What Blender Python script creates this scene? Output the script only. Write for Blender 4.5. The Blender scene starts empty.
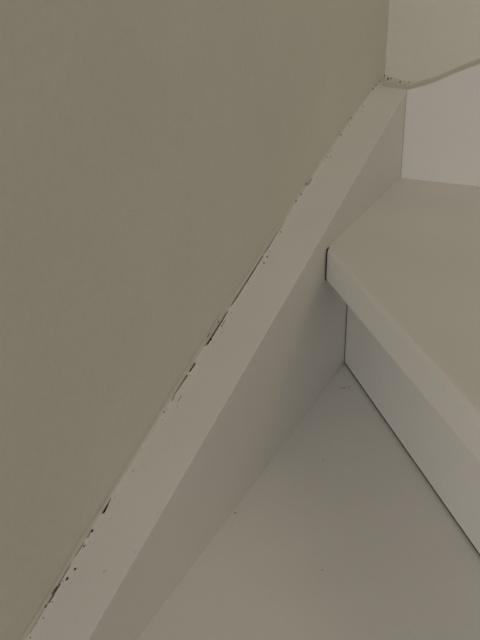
import bpy, bmesh, math, random
from mathutils import Vector, Matrix

# ------------------------------------------------------------------ camera
scene = bpy.context.scene
FPX = 960.0                       # focal length in pixels of a 480 x 640 frame
YAW, PITCH, ROLL = -0.4071, 0.414, 0.002
CAM = Vector((0.3042, -1.2554, 0.5277))
FW = Vector((math.sin(YAW) * math.cos(PITCH), math.cos(YAW) * math.cos(PITCH), -math.sin(PITCH)))
RT = Vector((math.cos(YAW), -math.sin(YAW), 0))
UP = RT.cross(FW)
RT, UP = (RT * math.cos(ROLL) + UP * math.sin(ROLL), UP * math.cos(ROLL) - RT * math.sin(ROLL))
cd = bpy.data.cameras.new('camera')
cam = bpy.data.objects.new('camera', cd)
scene.collection.objects.link(cam)
cd.sensor_fit = 'VERTICAL'
cd.sensor_height = 36.0
cd.sensor_width = 27.0
cd.lens = 36.0 * FPX / 640.0
cd.clip_start = 0.01
M = Matrix((RT, UP, -FW)).transposed().to_4x4()
M.translation = CAM
cam.matrix_world = M
scene.camera = cam

# ------------------------------------------------------------------ light
world = bpy.data.worlds.new('world')
scene.world = world
world.use_nodes = True
bg = world.node_tree.nodes['Background']
bg.inputs['Color'].default_value = (1.02, 1.0, 1.0, 1)     # soft daylight of the landing
bg.inputs['Strength'].default_value = 0.132

def area_light(name, loc, target, size, power, color):
    ld = bpy.data.lights.new(name, 'AREA')
    ld.shape = 'DISK'
    ld.size = size
    ld.energy = power
    ld.color = color
    o = bpy.data.objects.new(name, ld)
    scene.collection.objects.link(o)
    o.location = loc
    o.rotation_euler = (Vector(target) - Vector(loc)).to_track_quat('-Z', 'Y').to_euler()
    return o

area_light('hall_daylight', (0.15, -5.5, 1.2), (0.05, -0.3, 0.15), 2.4, 77.0, (1.02, 1.0, 1.00))     # the hall at the foot of the stairs
area_light('landing_lamp', (1.3, -0.2, 1.9), (0.05, -0.3, 0.15), 1.0, 2.5, (1.22, 1.0, 0.66))        # warm lamp over the upper landing

scene.view_settings.view_transform = 'Standard'
scene.view_settings.look = 'None'
scene.view_settings.gamma = 1.0
scene.view_settings.use_curve_mapping = False
scene.view_settings.exposure = -0.11

# ------------------------------------------------------------------ helpers
COL = scene.collection
random.seed(4)

def ray(q):
    return FW + RT * ((q[0] - 240) / FPX) - UP * ((q[1] - 320) / FPX)

def hit(q, p, n):
    d = ray(q); n = Vector(n)
    return CAM + d * ((Vector(p) - CAM).dot(n) / d.dot(n))

def interp(tab, v):
    if v <= tab[0][0]: return tab[0][1]
    for (a, b), (c, d) in zip(tab, tab[1:]):
        if v <= c:
            t = (v - a) / (c - a)
            return b + (d - b) * t
    return tab[-1][1]

def smooth_tab(tab, lo, hi, n, r=0.035):
    """resample a table with a running average so that the line bends softly"""
    out = []
    for i in range(n + 1):
        y = lo + (hi - lo) * i / n
        out.append((y, sum(interp(tab, y + r * k / 6) for k in range(-6, 7)) / 13))
    return out

def paint(name, col, rough, grain=0.02, bump=0.05, scale=220.0, mottle=0.02):
    m = bpy.data.materials.new(name)
    m.use_nodes = True
    nt = m.node_tree; N = nt.nodes; L = nt.links
    b = N['Principled BSDF']
    b.inputs['Roughness'].default_value = rough
    b.inputs['Specular IOR Level'].default_value = 0.35
    tc = N.new('ShaderNodeTexCoord')
    big = N.new('ShaderNodeTexNoise'); big.inputs['Scale'].default_value = 7.0; big.inputs['Detail'].default_value = 3
    fine = N.new('ShaderNodeTexNoise'); fine.inputs['Scale'].default_value = scale; fine.inputs['Detail'].default_value = 4
    L.new(tc.outputs['Object'], big.inputs['Vector']); L.new(tc.outputs['Object'], fine.inputs['Vector'])
    def ramp(src, amt):
        r = N.new('ShaderNodeMapRange')
        r.inputs['From Min'].default_value = 0.3; r.inputs['From Max'].default_value = 0.7
        r.inputs['To Min'].default_value = 1 - amt; r.inputs['To Max'].default_value = 1 + amt
        L.new(src.outputs['Fac'], r.inputs['Value'])
        return r
    mul = N.new('ShaderNodeMath'); mul.operation = 'MULTIPLY'
    L.new(ramp(big, mottle).outputs[0], mul.inputs[0]); L.new(ramp(fine, grain).outputs[0], mul.inputs[1])
    sc = N.new('ShaderNodeVectorMath'); sc.operation = 'SCALE'
    sc.inputs[0].default_value = col
    L.new(mul.outputs[0], sc.inputs['Scale'])
    L.new(sc.outputs['Vector'], b.inputs['Base Color'])
    bp = N.new('ShaderNodeBump'); bp.inputs['Strength'].default_value = bump; bp.inputs['Distance'].default_value = 0.002
    L.new(fine.outputs['Fac'], bp.inputs['Height']); L.new(bp.outputs['Normal'], b.inputs['Normal'])
    return m

WALL = paint('wall_paint', (0.800, 0.776, 0.680), 0.8, 0.02, 0.08, 160)
WOOD = paint('woodwork_paint', (0.845, 0.826, 0.775), 0.5, 0.015, 0.03, 300)
CAULK = paint('grey_old_caulk', (0.70, 0.67, 0.58), 0.8, 0.05, 0.15, 400, 0.06)
GRIME_SHADE = paint('black_grime_shade', (0.030, 0.025, 0.018), 0.95, 0.2, 0.2, 900)  # dirt in cracks and flecks; also painted shade in the riser and nosing joints
DUST_SHADE = paint('brown_dust_shade', (0.17, 0.15, 0.115), 0.95, 0.2, 0.2, 900)  # brown dirt flecks; also the painted shade line at the riser's end
SCUFF = paint('grey_scuff', (0.58, 0.565, 0.505), 0.8)
CEIL = paint('ceiling_paint', (0.70, 0.69, 0.66), 0.9)

def mesh_obj(name, verts, faces, mat, parent=None, smooth=False):
    me = bpy.data.meshes.new(name)
    off = parent.location if parent is not None else Vector((0, 0, 0))
    me.from_pydata([tuple(Vector(v) - off) for v in verts], [], faces)
    bm = bmesh.new(); bm.from_mesh(me)
    bmesh.ops.recalc_face_normals(bm, faces=bm.faces)
    bm.to_mesh(me); bm.free()
    me.materials.append(mat)
    if smooth:
        for p in me.polygons: p.use_smooth = True
        me.set_sharp_from_angle(angle=math.radians(50))
    o = bpy.data.objects.new(name, me)
    COL.objects.link(o)
    if parent is not None: o.parent = parent
    return o

def loft(rings, closed_ring=True, caps=True):
    v, f = [], []
    n = len(rings[0])
    for r in rings: v += [tuple(p) for p in r]
    for i in range(len(rings) - 1):
        for k in range(n if closed_ring else n - 1):
            a = i * n + k; b = i * n + (k + 1) % n
            f.append((a, b, b + n, a + n))
    if caps and closed_ring:
        f.append(tuple(range(n))[::-1]); f.append(tuple(range((len(rings) - 1) * n, len(rings) * n)))
    return v, f

# ------------------------------------------------------------------ measures (metres)
R, T = 0.18, 0.0379               # rise, tread thickness
NOSE_Y, RISER_Y = -0.3130, -0.2236
TH = 0.955                        # the kite winder's nosing turns this far from the end wall
DIR = Vector((math.cos(TH), -math.sin(TH), 0))
DIRN = Vector((math.cos(TH - 0.009), -math.sin(TH - 0.009), 0))    # the nosing runs a hair off the riser
INN = Vector((math.sin(TH), math.cos(TH), 0))       # into the riser
ZT, MS = 0.2969, 0.2981           # stringer top at the corner and its slope
YW = 0.043                        # end wall
FLOOR_Z = -2 * R

wall_tab = smooth_tab([(-1.9, -0.0415), (-0.86, -0.0425), (-0.80, -0.0450), (-0.71, -0.0475), (-0.59, -0.0500), (-0.50, -0.0502),
                       (-0.34, -0.0508), (-0.24, -0.0512), (-0.124, -0.0490), (0.0, -0.0442), (0.043, -0.0412), (0.2, -0.0412)],
                      -1.9, YW, 260, 0.03)
def wall_x(y): return interp(wall_tab, y)
def top_z(y): return ZT + (MS * y if y < 0 else 0.06 * y)

# ------------------------------------------------------------------ the room
def struct(o):
    o['kind'] = 'structure'
    return o

ys = [-1.9 + (1.9 + YW) * i / 130 for i in range(131)]
zs = [FLOOR_Z + (2.3 - FLOOR_Z) * i / 60 for i in range(61)]
rings = []
for y in ys:
    rings.append([(wall_x(y), y, z) for z in zs])
v, f = [], []
nz = len(zs)
for r in rings: v += r
for i in range(len(ys) - 1):
    for k in range(nz - 1):
        f.append((i * nz + k, i * nz + k + 1, (i + 1) * nz + k + 1, (i + 1) * nz + k))
base = len(v)
v += [(-0.16, ys[0], zs[0]), (-0.16, ys[0], zs[-1]), (-0.16, ys[-1], zs[0]), (-0.16, ys[-1], zs[-1])]
f += [(base, base + 1, base + 3, base + 2),
      tuple([base + 1, base] + list(range(nz))),
      tuple([base + 2, base + 3] + list(range((len(ys) - 1) * nz, len(ys) * nz))[::-1]),
      tuple([base, base + 2] + [i * nz for i in range(len(ys))][::-1]),
      tuple([base + 3, base + 1] + [i * nz + nz - 1 for i in range(len(ys))])]
wl = struct(mesh_obj('wall_left', v, f, WALL))
wl.data.set_sharp_from_angle(angle=math.radians(30))
for p in wl.data.polygons: p.use_smooth = len(p.vertices) == 4 and abs(p.normal.x) > 0.9 and p.center.x > -0.1

def box(name, a, b, mat, parent=None):
    x0, y0, z0 = a; x1, y1, z1 = b
    v = [(x, y, z) for x in (x0, x1) for y in (y0, y1) for z in (z0, z1)]
    f = [(0, 1, 3, 2), (4, 6, 7, 5), (0, 4, 5, 1), (2, 3, 7, 6), (0, 2, 6, 4), (1, 5, 7, 3)]
    return mesh_obj(name, v, f, mat, parent)

struct(box('wall_end', (-0.16, YW, FLOOR_Z), (1.5, YW + 0.12, 2.3), WALL))
struct(box('floor', (-0.16, -3.0, FLOOR_Z - 0.08), (1.5, YW + 0.12, FLOOR_Z), WOOD))
struct(box('ceiling', (-0.16, -3.0, 2.3), (1.5, YW + 0.12, 2.38), CEIL))

# ------------------------------------------------------------------ the staircase
stairs = bpy.data.objects.new('winder_staircase', None)
COL.objects.link(stairs)
stairs.location = (0.3, -0.6, FLOOR_Z)
stairs['label'] = 'white painted winding staircase with deep stringers boxed into the wall corner'
stairs['category'] = 'staircase'

def part(name, verts, faces, mat, label=None, parent=stairs, smooth=False):
    if parent is not stairs:
        # sub-part: its parent part sits at the origin of the staircase
        o = mesh_obj(name, [Vector(q) - stairs.location for q in verts], faces, mat, None, smooth)
        o.parent = parent
    else:
        o = mesh_obj(name, verts, faces, mat, parent, smooth)
    if label: o['label'] = label
    return o

def arris(o, w, seg=2):
    m = o.modifiers.new('arris', 'BEVEL'); m.width = w; m.segments = seg; m.limit_method = 'ANGLE'
    m.angle_limit = math.radians(40)
    for p in o.data.polygons: p.use_smooth = True
    o.modifiers.new('normals', 'WEIGHTED_NORMAL')

# stringer on the left wall: its back stops 3.5 mm short of the plaster, leaving the groove the caulk bridges
GROOVE = 0.0035
rings = []
for i in range(131):
    y = -1.75 + (1.75 + YW - 0.001) * i / 130
    z = top_z(y)
    zb = max(z - 0.36, FLOOR_Z)
    xb = wall_x(y) + GROOVE
    rings.append([(xb, y, zb), (0, y, zb), (0, y, z), (xb, y, z)])
v, f = loft(rings)
s1 = part('stringer', v, f, WOOD, 'pale stringer sloping down along the left wall')
arris(s1, 0.0012)

# stringer on the end wall, its top eased where it leaves the corner
end_tab = smooth_tab([(-0.05, 0.2955), (0.0, 0.2972), (0.007, 0.2997), (0.030, 0.3078), (0.061, 0.3235), (0.091, 0.3372), (0.30, 0.431), (1.2, 0.431 + 0.9 * 0.4455)],
                     0.0, 1.2, 200, 0.010)
rings = []
for (x, z) in end_tab:
    rings.append([(x, 0, max(z - 0.40, FLOOR_Z)), (x, YW - 0.0025, max(z - 0.40, FLOOR_Z)), (x, YW - 0.0025, z), (x, 0, z)])
v, f = loft(rings)
s2 = part('stringer', v, f, WOOD, 'brighter stringer rising to the right along the end wall')
arris(s2, 0.0012)

def prism(poly, z0, z1):
    n = len(poly)
    v = [(p[0], p[1], z0) for p in poly] + [(p[0], p[1], z1) for p in poly]
    f = [tuple(range(n))[::-1], tuple(range(n, 2 * n))]
    f += [(i, (i + 1) % n, (i + 1) % n + n, i + n) for i in range(n)]
    return v, f

def tread(poly, ztop, nose, label=None, thick=T, rad=0.0045):
    """poly counter-clockwise; the edge from poly[0] to poly[1] is the nosing, softly rounded over"""
    v, f = prism(poly, ztop - thick, ztop)
    o = part('tread', v, f, WOOD, label)
    bm = bmesh.new(); bm.from_mesh(o.data); bm.verts.ensure_lookup_table()
    n = len(poly)
    es = [e for e in bm.edges if {q.index for q in e.verts} in ({0, 1}, {n, n + 1})]
    bmesh.ops.bevel(bm, geom=es, offset=rad, segments=4, profile=0.5, affect='EDGES')
    bm.to_mesh(o.data); bm.free()
    return o

def along(y0, s): return Vector((0, y0, 0)) + DIR * s

G = 0.0023                          # open joint between the nosing's end and the stringer
tip = Vector((0, NOSE_Y, 0)) + DIRN * 1.02
upper = tread([(G, NOSE_Y - G * math.tan(TH)), (tip.x, tip.y), (tip.x, tip.y + 0.09), (0.34, 0), (0, 0), (0, NOSE_Y + 0.008), (G, NOSE_Y + 0.007)],
              R, True, 'wide kite shaped tread filling the corner with a thick rounded nosing')
lower = tread([(0, -0.90), (tip.x, tip.y - 0.08), (tip.x, tip.y + 0.06), (0.03, RISER_Y + 0.03 - 0.03), (0, RISER_Y + 0.03)],
              0.0, True, 'lower winder tread with faint scuffs in the foreground')
tread([(0, -1.46), (tip.x, -1.46), (tip.x, -1.14), (0, -0.80)], -R, True, 'tread of the step below')
tread([(0.28, 0), (0.57, -1.09), (1.1, -1.09), (1.1, 0)], 2 * R, True, 'tread of the step above')

def riser(a, d, length, z0, z1, label=None, th=0.018):
    a = Vector(a); d = Vector(d); n = Vector((-d.y, d.x, 0))
    b = a + d * length
    poly = [a, b, b + n * th, a + n * th]
    v, f = prism(poly, z0, z1)
    return part('riser', v, f, WOOD, label)

rs = riser((0.0011, RISER_Y - 0.0011 * math.tan(TH), 0), DIR, 0.97, 0.0031, R - T, 'riser below the thick nosing, an open joint along its foot')
d2 = Vector((tip.x, tip.y - 0.08 + 0.90, 0)).normalized()
riser((0, -0.86, 0), d2, 0.62, -R, -T)
riser((0, -1.42, 0), (1, 0, 0), tip.x - 0.02, -2 * R, -R - T)
d3 = Vector((0.29, -1.09, 0)).normalized()
riser((0.32, -0.001, 0), d3, 1.08, R, 2 * R - T)

# dark strips added to paint the shade inside the open joints
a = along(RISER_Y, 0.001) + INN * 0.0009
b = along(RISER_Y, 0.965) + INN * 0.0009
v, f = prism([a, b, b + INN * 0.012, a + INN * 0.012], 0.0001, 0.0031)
part('joint_grime_shade', v, f, GRIME_SHADE, 'dark strip standing in for the shade in the joint under the riser')
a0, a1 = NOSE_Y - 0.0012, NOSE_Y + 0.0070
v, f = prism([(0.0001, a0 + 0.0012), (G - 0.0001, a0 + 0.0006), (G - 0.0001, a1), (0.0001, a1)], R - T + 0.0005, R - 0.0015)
part('joint_grime_shade', v, f, GRIME_SHADE, 'dark strip standing in for the shade in the slit at the end of the nosing')
a = Vector((0.0001, RISER_Y + 0.002, 0)); 
v, f = prism([a, (0.0010, a.y - 0.0012, 0), (0.0010, a.y + 0.008, 0), (0.0001, a.y + 0.008, 0)], 0.003, R - T)
part('joint_grime_shade', v, f, DUST_SHADE, 'thin brown strip standing in for the shade in the gap at the end of the riser')

# ------------------------------------------------------------------ caulk along the left wall and its cracks
TOPN = Vector((0, -MS, 1)).normalized()
def on_top(q): return hit(q, (0, 0, ZT), TOPN)

# cracks: (from pixel, to pixel, opening in mm at each end, darkness of the packing)
CR = [((285, 221), (262, 255), .5, 1.2), ((262, 255), (228, 308), 1.2, 1.3), ((226, 311), (205, 347), 1.1, 1.8), ((192, 363), (187, 373), 1.6, 1.6),
      ((186, 375), (169, 400), 1.4, .6), ((107.5, 498), (98.5, 514), .6, 2.1), ((91, 531), (86.5, 539), .5, .9),
      ((71, 566), (58, 583), .3, .6), ((58, 583), (46, 605), 1.1, 1.2), ((44, 610), (30, 636), .4, .5), ((309, 179), (305, 187), .9, .9)]
crack = []
for p, q, w0, w1 in CR:
    y0, y1 = on_top(p).y, on_top(q).y
    crack.append((y1, y0, w1 * 0.00125, w0 * 0.00125))          # lower end first
def opening(y):
    w = 0.0
    for a, b, wa, wb in crack:
        if a <= y <= b:
            t = (y - a) / (b - a)
            end = min(1.0, min(t, 1 - t) * 14 + 0.25)
            w = max(w, (wa + (wb - wa) * t) * end)
    return w

rnd = random.Random(11)
NB = 900
wall_bead, string_bead, packing = [], [], []
def drift(seed, amp):
    r = random.Random(seed); k = [(r.uniform(8, 90), r.uniform(0, 6.3), r.uniform(0.3, 1)) for _ in range(7)]
    return lambda y: 1 + amp * sum(a * math.sin(f * y + p) for f, p, a in k) / 2.5
dh, dw = drift(1, 0.35), drift(2, 0.25)
for i in range(NB + 1):
    y = -0.93 + (0.93 + YW - 0.0015) * i / NB
    z = top_z(y); x = wall_x(y) + 0.0002
    o = opening(y) * rnd.uniform(0.85, 1.15)
    hz = 0.0062 * dh(y); w = 0.0082 * dw(y)
    c = 0.0013                                   # where the bead splits, plaster side from timber side
    wall_bead.append([(x, y, z + hz), (x + 0.0002, y, z + hz * 0.62), (x + 0.0006, y, z + hz * 0.36), (x + c, y, z + 0.0013), (x + c, y, z - 0.003), (x, y, z - 0.003)])
    xa = x + c + o
    string_bead.append([(xa, y, z + 0.0013), (xa + (w - c) * 0.30, y, z + 0.00062), (xa + (w - c) * 0.62, y, z + 0.0002), (max(x + w, xa + 0.004), y, z + 0.00002),
                        (max(x + w, xa + 0.004), y, z - 0.0001), (xa, y, z - 0.003)])
    packing.append([(x + c * 0.5, y, z + 0.0002), (x + GROOVE - 0.0004, y, z + 0.0002), (x + GROOVE - 0.0004, y, z - 0.008), (x + c * 0.5, y, z - 0.008)])
v, f = loft(wall_bead); part('caulk_bead', v, f, WALL, 'thin caulk fillet left on the plaster', smooth=True)
v, f = loft(string_bead); part('caulk_bead', v, f, WOOD, 'cracked caulk fillet on the left stringer', smooth=True)
v, f = loft(packing[::3]); part('joint_grime_shade', v, f, GRIME_SHADE, 'black dirt showing through the cracks in the caulk')

# greyed caulk smeared over the corner and over the top of the end stringer
rings = []
for i in range(161):
    x = -0.0395 + 0.63 * (i / 160) ** 1.5
    if x < 0:
        t = -x / 0.0395
        zf = top_z(0.016) + 0.0003; yf = 0.016 - 0.012 * (1 - t)
        zf = top_z(yf) + 0.0001
        zw = 0.3012 + 0.0068 * t ** 1.6
    else:
        zf = interp(end_tab, x) + 0.0002; yf = 0.0035
        zw = max(0.3012, zf + 0.0030 + 0.0012 * min(1, x / 0.06))
    ym = (yf + YW) / 2
    rings.append([(x, YW - 0.0003, zw), (x, YW - 0.0040, zf + (zw - zf) * 0.45), (x, ym, zf + (zw - zf) * 0.12 + 0.0007), (x, yf, zf + 0.0002),
                  (x, yf, zf - 0.002), (x, YW - 0.0003, zf - 0.002)])
v, f = loft(rings); part('caulk_bead', v, f, CAULK, 'greyed caulk smeared along the end wall', smooth=True)

# ------------------------------------------------------------------ flecks of dirt: real flakes lying on the paint
def fleck(verts, faces, c, n, u, a, b, rn):
    """an irregular flake with half-axes a (along u) and b"""
    n = Vector(n).normalized(); u = Vector(u); u = (u - n * u.dot(n)).normalized(); w = n.cross(u)
    k0 = len(verts); m = 9
    for i in range(m):
        t = 2 * math.pi * i / m; r = rn.uniform(0.65, 1.15)
        verts.append(c + u * (a * r * math.cos(t)) + w * (b * r * math.sin(t)) + n * 0.00005)
    verts.append(c + n * min(0.0005, b * 0.5))
    for i in range(m): faces.append((k0 + i, k0 + (i + 1) % m, k0 + m))

US = Vector((0, 1, MS)).normalized()
rn = random.Random(3)
dv, df, bv, bf = [], [], [], []
bpy.context.view_layer.update()
DG = bpy.context.evaluated_depsgraph_get()
def S(q):
    """the point of the built surface that this pixel looks at, and its normal"""
    ok, loc, nor, *_ = scene.ray_cast(DG, CAM, ray(q).normalized())
    return loc, nor
# (pixel, half length mm, half width mm, black?)
SP = [((267, 257), .9, .8, 1), ((264, 263), .9, .8, 1), ((270, 252), .6, .5, 0), ((281, 232), .9, .6, 0), ((296, 201), 1.5, .9, 0), ((301, 194), 1.2, .8, 1),
      ((306, 184), 2.6, .6, 1), ((351, 118), 1.8, .7, 1), ((350, 126), .9, .7, 0), ((341, 135), 1.3, 1.0, 1), ((339, 132), 1.0, .6, 0),
      ((331, 157), 1.0, .6, 0), ((327, 157), .9, .8, 0), ((363, 106), .9, .6, 0), ((384.5, 75.5), 1.6, 1.2, 1), ((388, 79), 2.2, 1.1, 0), ((391, 78.5), 1.5, .9, 0),
      ((400, 82), 1.5, 1.0, 1), ((409, 82), 1.1, .7, 0), ((376, 85), 2.0, .9, 0), ((373, 89), 1.5, 1.0, 1), ((380, 81.5), 1.8, .8, 0),
      ((75, 569), 1.2, .7, 1), ((67, 579), 1.5, .7, 1), ((60, 583), 2.2, .9, 0), ((50, 601), 2.4, 1.2, 0), ((53, 592), 2.4, .7, 0), ((56, 588), 2.2, .6, 0),
      ((46, 606), 1.8, .7, 0), ((92, 531), 1.5, .7, 1), ((88, 537), 1.2, .6, 0), ((104, 572), .5, .4, 0), ((84, 546), 1.0, .5, 0),
      ((186, 377), 4.0, .6, 1), ((164, 412), 1.0, .6, 0), ((218, 322), 1.4, .6, 0), ((222, 326), 1.6, .4, 0), ((211, 340), 1.4, .6, 1),
      ((262, 258), 1.2, .4, 0), ((215, 322), 12, .45, 0), ((208.5, 335), 6, .6, 0), ((243, 287), 5, .35, 0), ((80, 549), 9, .35, 0), ((66, 572), 8, .4, 0),
      ((224, 322), 5, .35, 0), ((180, 398), 6, .3, 0), ((173, 399), 4, .4, 0), ((135, 552), .35, .3, 0), ((106, 571), .4, .3, 0)]
for q, a, b, dark in SP:
    vv, ff = (dv, df) if dark else (bv, bf)
    k = 0.00125 if a < 3 else 0.001
    loc, nor = S(q)
    fleck(vv, ff, loc, nor, US, a * k, b * k, rn)
# fine crumbs scattered along the joint
for _ in range(90):
    y = rn.uniform(-0.84, 0.02); x = wall_x(y) + abs(rn.gauss(0, 0.0030)) + 0.002
    s = rn.uniform(0.0002, 0.0005)
    fleck(bv, bf, Vector((x, y, top_z(y))) + TOPN * 0.0009, TOPN, US, s * 1.6, s, rn)
# scuffs on the lower tread
for q, a, b, dark in [((323, 460), .8, .7, 0), ((322, 570), 1.1, .5, 0), ((235, 513), 1.3, .8, 0)]:
    fleck(bv, bf, hit(q, (0, 0, 0), (0, 0, 1)), (0, 0, 1), (1, 0.4, 0), a * 0.001, b * 0.001, rn)
sv, sf = [], []
for q, a, b in [((343, 388), 4.5, 1.8), ((349, 387), 3.0, 1.2), ((338, 372), 2.5, 1.5)]:
    fleck(sv, sf, hit(q, (0, 0, 0), (0, 0, 1)), (0, 0, 1), (1, 0.4, 0), a * 0.001, b * 0.001, rn)
o = part('scuff_marks', sv, sf, SCUFF, 'faint grey scuffs on the lower tread near the riser'); o['kind'] = 'stuff'
o = part('dirt_flecks', dv, df, GRIME_SHADE, 'black specks of dirt along the caulk joint'); o['kind'] = 'stuff'
o = part('dirt_flecks', bv, bf, DUST_SHADE, 'brown specks of dirt along the caulk joint'); o['kind'] = 'stuff'
